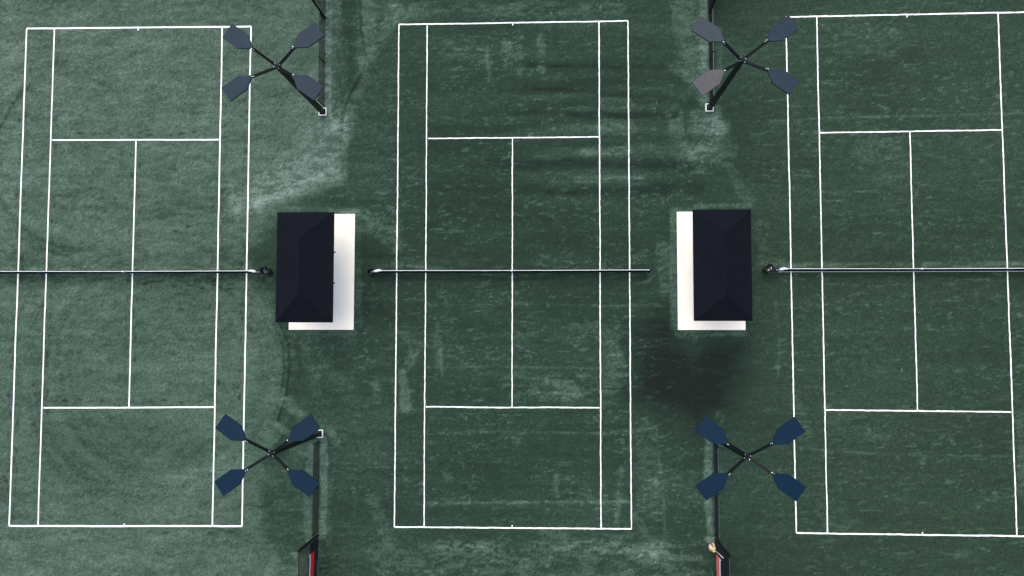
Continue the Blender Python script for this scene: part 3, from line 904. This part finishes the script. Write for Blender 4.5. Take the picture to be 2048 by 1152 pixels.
# ------------------------------------------------------------------ tennis nets
def make_net(cx, cy, label, bottom_tape, posts=(-6.4, 6.4)):
    t = thing('tennis_net', label, 'net', (cx, cy, 0), group='nets across the three tennis courts')
    x0, x1 = posts
    H = lambda x: 0.914 + 0.156 * (abs(x) / 6.4) ** 1.15
    xs = np.linspace(x0 + 0.07, x1 - 0.07, 61)
    # headband folded over the cable
    r = random.Random(int(cx * 10) + 3)
    hb = MB()
    sec = [(-0.012, -0.060), (-0.022, -0.012), (-0.015, 0.006), (0.015, 0.006), (0.022, -0.012), (0.012, -0.060)]
    vs, fs = [], []
    for x in xs:
        off = r.uniform(-0.003, 0.003)
        for (yy, zz) in sec:
            vs.append((x, yy * 0.62 + off, H(x) + zz))
    n = len(sec)
    for i in range(len(xs) - 1):
        for k in range(n - 1):
            fs.append((i * n + k, i * n + k + 1, (i + 1) * n + k + 1, (i + 1) * n + k))
    hb.add(vs, fs)
    hb.build('headband', M['band'], t, smooth=True)
    # knotted netting: real strands
    nb = MB()
    def strand(p, q, w):
        p, q = Vector(p), Vector(q)
        p.y -= 0.022 * math.sin(min(1.0, p.z / 0.95) * math.pi) + 0.02 * (1 - p.z)
        q.y -= 0.022 * math.sin(min(1.0, q.z / 0.95) * math.pi) + 0.02 * (1 - q.z)
        d = (q - p).normalized()
        a = Vector((0, 1, 0)) * w
        b = d.cross(Vector((0, 1, 0))) * w
        nb.add([p + a, p + b, p - a, p - b, q + a, q + b, q - a, q - b], [(0, 1, 5, 4), (1, 2, 6, 5), (2, 3, 7, 6), (3, 0, 4, 7)])
    nx = int((x1 - x0 - 0.2) / 0.045)
    for i in range(nx + 1):
        x = x0 + 0.1 + (x1 - x0 - 0.2) * i / nx
        zz = np.linspace(0.02, H(x) - 0.05, 6)
        for za, zb in zip(zz[:-1], zz[1:]):
            strand((x, 0, za), (x, 0, zb), 0.0045)
    for k in range(21):
        f = k / 20.0
        xx = np.linspace(x0 + 0.1, x1 - 0.1, 15)
        for a, b in zip(xx[:-1], xx[1:]):
            strand((a, 0, 0.02 + (H(a) - 0.08) * f), (b, 0, 0.02 + (H(b) - 0.08) * f), 0.0050)
    net = nb.build('netting', M['netting'], t)
    net['kind'] = 'stuff'
    if bottom_tape:
        MB().box(x0 + 0.25, x1 - 0.25, -0.075, -0.045, 0.012, 0.03).build('bottom_tape', M['scrap'], t)
    # white strap holding the middle down
    cs = MB()
    cs.box(-0.028, 0.028, -0.034, -0.029, 0.02, 0.915).box(-0.028, 0.028, 0.029, 0.034, 0.02, 0.915).box(-0.028, 0.028, -0.034, 0.034, 0.9215, 0.927)
    cs.build('center_strap', M['band'], t)
    for px in posts:
        s = -1 if px < 0 else 1
        p = MB().tube([(px, 0, 0), (px, 0, 1.06)], 0.040, 14).build('post', M['black_metal'], t, smooth=False)
        MB().tube([(px, 0, 1.06), (px, 0, 1.085)], [0.046, 0.03], 14).build('post_cap', M['black_metal'], p)
        MB().box(px - 0.02, px + 0.02, -0.10, -0.04, 0.62, 0.74).build('winder', M['black_metal'], p)
        # gathered white end of the band, tied off at the post
        e = MB()
        ring = []
        for i, (dx, wy, dz, oy) in enumerate([(0.42, 0.030, -0.01, 0.0), (0.30, 0.050, 0.0, 0.012), (0.20, 0.062, -0.015, -0.008), (0.10, 0.045, -0.05, -0.02), (0.02, 0.026, -0.10, -0.03), (-0.06, 0.016, -0.16, -0.038)]):
            x = px - s * dx
            ring.append([(x, -wy + oy, 1.065 + dz - 0.05), (x, -wy * 0.5 + oy, 1.065 + dz + 0.012), (x, wy * 0.5 + oy, 1.065 + dz + 0.02), (x, wy + oy, 1.065 + dz - 0.04)])
        vs = [q for rr in ring for q in rr]
        fs = [(i * 4 + k, i * 4 + k + 1, i * 4 + 5 + k, i * 4 + 4 + k) for i in range(len(ring) - 1) for k in range(3)]
        if not (cx == 0.0 and s > 0):
            e.add(vs, fs).build('band_end', M['band'], t, smooth=True)
    return t

make_net(-18.15, -0.05, 'net of the left court, dark netting under a white top band', False)
make_net(0.0, -0.05, 'net of the middle court, strung between the two shelters', False, posts=(-6.38, 6.32))
make_net(18.39, -0.01, 'net of the right-hand court, running out of the photo edge', True)

# ------------------------------------------------------------------ light poles
HEAD_Z, HUB_Z = 7.40, 6.86
def head_outline():
    return [(0.0, 0.055), (0.43, 0.335), (1.225, 0.332), (1.225, -0.332), (0.43, -0.335), (0.0, -0.055)]

def make_pole(x, y, label, mats):
    t = thing('light_pole', label, 'light pole', (x, y, 0), group='four-lamp light poles beside the middle court')
    MB().box(-0.19, 0.19, -0.19, 0.19, -0.2, 0.10).build('footing', M['footing'], t, bevel=0.008)
    bpz = MB().box(-0.14, 0.14, -0.14, 0.14, 0.10, 0.125).build('base_plate', M['mast'], t)
    for sx in (-1, 1):
        for sy in (-1, 1):
            MB().tube([(sx * 0.112, sy * 0.112, 0.12), (sx * 0.112, sy * 0.112, 0.17)], 0.014, 6).build('anchor_bolt', M['mast'], bpz)
    mast = MB()
    def sq(w, z): return [(-w, -w, z), (w, -w, z), (w, w, z), (-w, w, z)]
    lv = [sq(0.10, 0.12), sq(0.094, 2.4), sq(0.084, 4.8), sq(0.075, HUB_Z)]
    vs = [q for l in lv for q in l]
    fs = [(i * 4 + k, i * 4 + (k + 1) % 4, i * 4 + 4 + (k + 1) % 4, i * 4 + 4 + k) for i in range(3) for k in range(4)] + [(12, 13, 14, 15)]
    mast.add(vs, fs).build('mast', M['mast'], t, bevel=0.012)
    hub = MB().tube([(0, 0, HUB_Z - 0.16), (0, 0, HUB_Z + 0.05), (0, 0, HUB_Z + 0.075)], [0.10, 0.10, 0.085], 16).build('hub', M['mast'], t)
    MB().tube([(0, 0, HUB_Z + 0.075), (0, 0, HUB_Z + 0.10)], [0.05, 0.035], 12).build('hub_cap', M['lamp'], hub)
    k = 0
    for sx, sy in ((-1, 1), (1, 1), (1, -1), (-1, -1)):
        nx_, ny_ = sx * 0.84, sy * 0.575
        a0 = Vector((sx * 0.07, sy * 0.05, HUB_Z - 0.03))
        a1 = Vector((nx_ - sx * 0.01, ny_ - sy * 0.007, HEAD_Z - 0.06))
        d = (a1 - a0).normalized()
        side = d.cross(Vector((0, 0, 1))).normalized()
        up = side.cross(d).normalized()
        am = MB()
        w, hgt = 0.054, 0.035
        q = [p + side * (sw * w) + up * (sh * hgt) for p in (a0, a1) for sw, sh in ((-1, -1), (1, -1), (1, 1), (-1, 1))]
        am.add(q, [(3, 2, 1, 0), (4, 5, 6, 7), (0, 1, 5, 4), (1, 2, 6, 5), (2, 3, 7, 6), (3, 0, 4, 7)])
        arm = am.build('arm', M['mast'], t, bevel=0.008)
        for f, sd_ in ((0.06, 0.6), (0.95, -0.5)):
            c = a0.lerp(a1, f) + side * (w * sd_) + up * hgt
            MB().tube([c, c + up * 0.02], 0.019, 8).build('bolt', M['steel'], arm)
        ang = math.atan2(sy * math.sin(R(35.2)), sx * math.cos(R(35.2)))
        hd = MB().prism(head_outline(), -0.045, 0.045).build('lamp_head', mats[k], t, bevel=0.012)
        hd.location = (nx_, ny_, HEAD_Z)
        hd.rotation_euler = (0, R(2.0), ang)
        # hinge knuckle and the glass below
        MB().box(-0.06, 0.02, -0.05, 0.05, -0.085, 0.02).build('knuckle', M['mast'], hd, bevel=0.006)
        MB().tube([(-0.03, 0.03, 0.02), (-0.03, 0.03, 0.035)], 0.016, 8).build('bolt', M['steel'], hd)
        MB().prism([(0.36, 0.22), (0.47, 0.265), (1.17, 0.265), (1.17, -0.265), (0.47, -0.265), (0.36, -0.22)], -0.05, -0.047).build('lens', M['lens'], hd)
        k += 1
    return t

D_, L_, B_, G_ = M['lamp_sheen'], M['lamp'], M['lamp_brown'], M['lamp_grey']
make_pole(-9.06, 7.63, 'blue-grey four-lamp pole, sky sheen painted in, at the top corner of the left court', [D_, D_, D_, D_])
make_pole(9.21, 7.63, 'four-lamp pole with one lamp painted with a brownish reflection, at top of right-hand court', [G_, D_, D_, B_])
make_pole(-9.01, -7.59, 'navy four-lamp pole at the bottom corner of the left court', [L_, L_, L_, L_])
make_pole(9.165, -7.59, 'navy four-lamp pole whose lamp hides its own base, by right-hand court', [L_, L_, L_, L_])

# ------------------------------------------------------------------ shelters on concrete pads
def make_pad(x0, x1, y0, y1, label):
    o = MB().box(x0, x1, y0, y1, -0.15, 0.05).build('concrete_pad', M['concrete'], None, bevel=0.012)
    return tag(o, label, 'concrete pad', 'concrete pads beneath the shelters')
make_pad(-10.53, -7.45, -2.755, 2.72, 'off-white concrete pad showing right of and below the left dark roof')
make_pad(7.645, 10.73, -2.75, 2.74, 'off-white concrete pad showing left of and below the right dark roof')

def make_shelter(cx, cy, hx, hy, ridge, label, hooks):
    EZ, RZ = 2.78, 3.66
    t = thing('shelter', label, 'shelter', (cx, cy, 0.05), group='dark hip-roofed shelters between the courts')
    for sy in (-1, 1):
        p = MB().box(-0.07, 0.07, sy * 1.2 - 0.07, sy * 1.2 + 0.07, 0.0, EZ - 0.175).build('post', M['black_metal'], t, bevel=0.006)
        MB().box(-0.14, 0.14, sy * 1.2 - 0.14, sy * 1.2 + 0.14, 0.0, 0.014).build('foot_plate', M['black_metal'], p)
        MB().box(-hx + 0.29, hx - 0.29, sy * 1.2 - 0.035, sy * 1.2 + 0.035, EZ - 0.17, EZ - 0.10).build('cross_beam', M['black_metal'], t)
    # eave beams
    b = MB()
    bx, by = hx - 0.24, hy - 0.28
    b.box(-bx - 0.04, bx + 0.04, -by - 0.04, -by + 0.04, EZ - 0.17, EZ - 0.095)
    b.box(-bx - 0.04, bx + 0.04, by - 0.04, by + 0.04, EZ - 0.17, EZ - 0.095)
    b.box(-bx - 0.04, -bx + 0.04, -by + 0.042, by - 0.042, EZ - 0.17, EZ - 0.095)
    b.box(bx - 0.04, bx + 0.04, -by + 0.042, by - 0.042, EZ - 0.17, EZ - 0.095)
    b.build('eave_frame', M['black_metal'], t)
    roof = bpy.data.objects.new('roof', None)
    col.objects.link(roof)
    roof.parent = t
    A, B, Cc, D = (-hx, -hy, EZ), (hx, -hy, EZ), (hx, hy, EZ), (-hx, hy, EZ)
    R0, R1 = (0, -ridge, RZ), (0, ridge, RZ)
    for pts in ((D, A, R0, R1), (B, Cc, R1, R0), (A, B, R0), (Cc, D, R1)):
        v = [Vector(p) for p in pts]
        # tessellated cloth with a slight sag and a turned-down hem
        n = 10
        mb = MB()
        nrm = (v[1] - v[0]).cross(v[2] - v[0]).normalized()
        vs, fs = [], []
        for i in range(n + 1):
            s = i / n
            e0 = v[0].lerp(v[3] if len(v) == 4 else v[2], s)
            e1 = v[1].lerp(v[2], s)
            for j in range(n + 1):
                u = j / n
                p = e0.lerp(e1, u)
                p = p - nrm * (0.035 * math.sin(math.pi * u) * math.sin(math.pi * s))
                vs.append(tuple(p))
        for i in range(n):
            for j in range(n):
                fs.append((i * (n + 1) + j, i * (n + 1) + j + 1, (i + 1) * (n + 1) + j + 1, (i + 1) * (n + 1) + j))
        base = len(vs)
        for j in range(n + 1):
            p = v[0].lerp(v[1], j / n)
            vs.append((p.x, p.y, EZ - 0.09))
        for j in range(n):
            fs.append((base + j, base + j + 1, j + 1, j))
        mb.add(vs, fs)
        o = mb.build('roof_panel', M['canopy'], roof)
        sm = o.modifiers.new('thick', 'SOLIDIFY')
        sm.thickness = 0.006
        sm.offset = -1
    hp = MB()
    for p, q in ((A, R0), (B, R0), (Cc, R1), (D, R1), (R0, R1)):
        hp.tube([Vector(p) + Vector((0, 0, -0.004)), Vector(q) + Vector((0, 0, -0.004))], 0.011, 6)
    hp.build('hip_seam', M['canopy'], roof)
    for hx_, hy_ in hooks:
        k = MB().tube([(hx_ - 0.12, hy_, EZ - 0.115), (hx_ + 0.01, hy_, EZ - 0.115), (hx_ + 0.03, hy_ + 0.02, EZ - 0.16)], 0.03, 8)
        k.build('corner_hook', M['black_metal'], t)
    return t

make_shelter(-9.00, -0.035, 1.265, 2.425, 1.22, 'dark navy hip-roofed shelter left of the middle court, pad on its right', [(1.28, 0.66), (1.27, -0.70)])
make_shelter(9.155, 0.01, 1.24, 2.40, 1.28, 'dark navy hip-roofed shelter right of the middle court, pad on its left', [])

# ------------------------------------------------------------------ fences
def links(mb, y0, y1, z0, z1, x=0.0, pitch=0.06, w=0.0027):
    """two families of diagonal wires, clipped to the panel"""
    L, Hh = y1 - y0, z1 - z0
    n = int((L + Hh) / pitch)
    for fam in (0, 1):
        for i in range(1, n):
            c = i * pitch
            pa = (c, 0.0) if c <= L else (L, c - L)
            pb = (0.0, c) if c <= Hh else (c - Hh, Hh)
            if fam:
                pa, pb = (L - pa[0], pa[1]), (L - pb[0], pb[1])
            xo = x + (0.002 if fam else -0.002)
            p = Vector((xo, y0 + pa[0], z0 + pa[1]))
            q = Vector((xo, y0 + pb[0], z0 + pb[1]))
            d = (q - p).normalized()
            s = d.cross(Vector((1, 0, 0))) * w
            u = Vector((w, 0, 0))
            mb.add([p + s, p + u, p - s, p - u, q + s, q + u, q - s, q - u], [(0, 1, 5, 4), (1, 2, 6, 5), (2, 3, 7, 6), (3, 0, 4, 7)])

def make_fence(name, label, group, x, ya, yb, H, posts, r_post, r_end, screen=None, tension=True):
    lo, hi = min(ya, yb), max(ya, yb)
    t = thing(name, label, 'fence', (x, 0, 0), group=group)
    for i, py in enumerate(posts):
        rr = r_end if i == 0 else r_post
        p = MB().tube([(0, py, -0.1), (0, py, H + 0.02)], rr, 10).build('post', M['black_metal'], t)
        MB().tube([(0, py, H + 0.02), (0, py, H + 0.05), (0, py, H + 0.065)], [rr * 1.12, rr * 0.9, rr * 0.3], 10).build('post_cap', M['black_metal'], p)
    ps = sorted(posts)
    for a, b in zip(ps[:-1], ps[1:]):
        MB().tube([(0, a + r_end, H - 0.02), (0, b - r_end, H - 0.02)], 0.021, 8).build('top_rail', M['rail_dark'] if x < 0 else M['rail'], t)
        if H > 2:
            MB().tube([(0, a + r_end, H * 0.5), (0, b - r_end, H * 0.5)], 0.018, 8).build('middle_rail', M['rail'], t)
        MB().tube([(0, a + r_end, 0.05), (0, b - r_end, 0.05)], 0.006, 6).build('tension_wire', M['rail'], t)
        s = 0.03 if x < 0 else -0.03
        mb = MB()
        links(mb, a + r_end, b - r_end, 0.03, H - 0.03, x=s)
        o = mb.build('chain_link', M['wire'], t)
        o['kind'] = 'stuff'
        if screen:
            z0, z1 = screen
            sx = 0.042 if x < 0 else -0.042
            # wind cloth with soft billows, tied between the rails
            n, mres = 24, 6
            vs, fs = [], []
            for i in range(n + 1):
                for j in range(mres + 1):
                    u, v = i / n, j / mres
                    bil = 0.012 * math.sin(u * 19 + v * 2) * math.sin(math.pi * v)
                    vs.append((sx + bil * (1 if sx > 0 else -1) * 0.6 + (0.008 if sx > 0 else -0.008), a + r_end + (b - a - 2 * r_end) * u, z0 + (z1 - z0) * v))
            for i in range(n):
                for j in range(mres):
                    fs.append((i * (mres + 1) + j, (i + 1) * (mres + 1) + j, (i + 1) * (mres + 1) + j + 1, i * (mres + 1) + j + 1))
            MB().add(vs, fs).build('windscreen', M['screen'], t)
    return t

XL, XR = -9.015, 9.255
gl = 'low chain-link fences running from the light poles'
gt = 'tall chain-link fences behind the baselines'
make_fence('low_fence', 'low chain-link fence above the blue-grey upper left light pole', gl, XL, 7.9, 12.1, 0.97, [7.93, 10.0, 12.06], 0.03, 0.032)
make_fence('low_fence', 'low chain-link fence above the upper light pole by the right-hand court', gl, XR, 7.9, 12.1, 0.93, [7.93, 10.0, 12.06], 0.03, 0.032)
make_fence('low_fence', 'low chain-link fence below the navy light pole of the left court', gl, XL, -12.1, -7.9, 0.88, [-7.97, -10.05, -12.08], 0.03, 0.034)
make_fence('low_fence', 'low chain-link fence below the navy light pole by the right-hand court', gl, XR, -12.1, -7.9, 0.86, [-7.97, -10.05, -12.08], 0.03, 0.034)
make_fence('tall_fence', 'tall see-through chain-link fence at the top edge, near the left court', gt, XL, 12.2, 18.4, 3.0, [12.2, 15.3, 18.4], 0.04, 0.05)
make_fence('tall_fence', 'tall screened fence at the top edge, near the right-hand court', gt, XR, 12.2, 18.4, 3.0, [12.2, 15.3, 18.4], 0.04, 0.05, (0.06, 2.9))
make_fence('tall_fence', 'tall fence at the bottom edge that carries the deep red banner', gt, XL, -18.4, -12.2, 3.0, [-12.25, -15.3, -18.4], 0.04, 0.055, (0.06, 1.42))
make_fence('tall_fence', 'tall screened fence at the bottom edge that carries the faded red banner', gt, XR, -18.4, -12.2, 3.0, [-12.25, -15.3, -18.4], 0.04, 0.055, (0.06, 2.9))

# ------------------------------------------------------------------ banners tied along the tall fences
def make_banner(x, y0, y1, zs, side, label, red):
    z0, z1, z2 = zs
    t = thing('banner', label, 'banner', (x, y0, 0), group='red and white banners on the tall fences')
    def strip(name, a, b, mat, lift):
        n = 18
        vs, fs = [], []
        for i in range(n + 1):
            y = (y1 - y0) * i / n
            w = side * (0.010 * math.sin(i * 1.3) + lift)
            sl = -0.02 if i == 0 else 0.0
            vs += [(w, y, a), (w * 1.0 + side * 0.004, y, b)]
        for i in range(n):
            fs.append((2 * i, 2 * i + 2, 2 * i + 3, 2 * i + 1))
        o = MB().add(vs, fs).build(name, mat, t)
        s = o.modifiers.new('thick', 'SOLIDIFY')
        s.thickness = 0.003
        return o
    strip('red_field', z0, z1, red, 0.0)
    strip('white_border', z1, z2, M['banner_white'], 0.0)
    for i in range(5):
        y = (y1 - y0) * (0.01 + 0.245 * i)
        MB().tube([(side * 0.0, y, z2 - 0.02), (-side * 0.04, y, z2 + 0.03)], 0.008, 6).build('tie', M['banner_white'], t)
    return t
make_banner(XL + 0.075, -12.76, -18.2, (0.86, 1.43, 1.60), 1, 'deep red banner with white upper edge on the fence below left court', M['red'])
make_banner(XR - 0.075, -12.76, -18.2, (0.46, 1.16, 1.46), -1, 'faded coral-red banner with white upper edge beside the broom', M['faded_red'])

# ------------------------------------------------------------------ broom against the right-hand fence
t = thing('broom', 'small broom with pink handle and yellow-green head leaning on right fence', 'broom', (9.13, -12.63, 0))
MB().tube([(0.0, 0.0, 0.36), (0.045, 0.02, 1.1), (0.062, 0.04, 1.93)], 0.021, 10).build('handle', M['handle'], t, smooth=True)
hd = MB().prism([(-0.075, -0.11), (0.055, -0.11), (0.055, 0.11), (-0.075, 0.11)], 0.27, 0.37).build('head', M['yellow'], t, bevel=0.02)
for i, (bx, by, mt) in enumerate([(-0.13, 0.02, 'cream'), (-0.12, 0.10, 'cream'), (-0.06, 0.16, 'orange'), (0.0, 0.17, 'cream'), (-0.12, -0.07, 'orange'), (-0.03, -0.10, 'yellow'), (-0.09, 0.06, 'orange')]):
    MB().tube([(bx * 0.55, by * 0.6, 0.31), (bx, by, 0.16), (bx * 1.12, by * 1.1, 0.01)], [0.045, 0.050, 0.062], 8).build('bristle_tuft', M[mt], hd)

cord = MB().tube([(9.19, -13.22, 0.42), (9.14, -13.27, 0.30), (9.09, -13.36, 0.13), (9.05, -13.46, 0.03), (9.055, -13.62, 0.014), (9.09, -13.78, 0.014), (9.10, -14.1, 0.014)], 0.010, 8).build('cord', M['teal'], None, smooth=True)
tag(cord, 'thin teal cord trailing from the faded red banner onto the clay', 'cord')
cord = MB().tube([(-8.93, -13.30, 0.40), (-8.94, -13.42, 0.30), (-8.94, -13.55, 0.24), (-8.95, -13.75, 0.33), (-8.95, -13.95, 0.20), (-8.94, -14.2, 0.30)], 0.010, 8).build('cord', M['grey_cord'], None, smooth=True)
tag(cord, 'thin grey-green cord hanging below the deep red banner', 'cord')

# ------------------------------------------------------------------ bins at the net posts
def make_bin(x, y, r, h, seed, label, scraps, mat):
    t = thing('waste_bin', label, 'bin', (x, y, 0), group='black bins standing at the net posts')
    rr = random.Random(seed)
    MB().lathe([(0.001, 0.012), (r * 0.74, 0.0), (r * 0.78, 0.02), (r * 0.90, h * 0.6), (r * 0.95, h - 0.03), (r * 0.97, h - 0.01), (r * 0.90, h - 0.01), (r * 0.72, 0.06), (0.001, 0.05)], 0, 0, 24).build('barrel', M['bin'], t, smooth=True)
    jit = {}
    def j(i, k):
        if (i, k) not in jit:
            jit[(i, k)] = rr.uniform(-0.020, 0.020) + 0.014 * math.sin(k * 1.1 + seed)
        return jit[(i, k)]
    MB().lathe([(r * 0.98, h - 0.14), (r * 1.02, h - 0.06), (r * 0.98, h + 0.012), (r * 0.84, h - 0.015), (r * 0.74, h - 0.10), (r * 0.45, h - 0.19), (0.002, h - 0.21)], 0, 0, 22, j).build('liner', M['liner'], t)
    for i in range(scraps):
        a = rr.uniform(0, 6.28)
        q = r * 0.5 * math.sqrt(rr.random())
        cx, cy = q * math.cos(a), q * math.sin(a)
        s = rr.uniform(0.02, 0.04)
        bm = MB()
        vs = []
        for ring, (z, f) in enumerate(((-0.6, 0.6), (0.0, 1.0), (0.6, 0.7))):
            for k in range(6):
                an_ = k * math.pi / 3 + ring
                m_ = f * s * rr.uniform(0.7, 1.3)
                vs.append((cx + m_ * math.cos(an_), cy + m_ * math.sin(an_), h - 0.10 + z * s))
        fs = [(ri * 6 + k, ri * 6 + (k + 1) % 6, ri * 6 + 6 + (k + 1) % 6, ri * 6 + 6 + k) for ri in range(2) for k in range(6)] + [tuple(range(5, -1, -1)), tuple(range(12, 18))]
        bm.add(vs, fs).build('scrap', M[mat], t)
    return t
make_bin(-11.50, -0.03, 0.205, 0.80, 3, 'black bin with crumpled liner beside the left court net post', 4, 'scrap_blue')
make_bin(-6.60, -0.06, 0.155, 0.46, 5, 'smallest black bin, half hidden under the white end of middle net', 0, 'scrap')
make_bin(11.70, 0.03, 0.20, 0.78, 8, 'black bin with pale scraps inside beside the right-hand net post', 5, 'scrap')
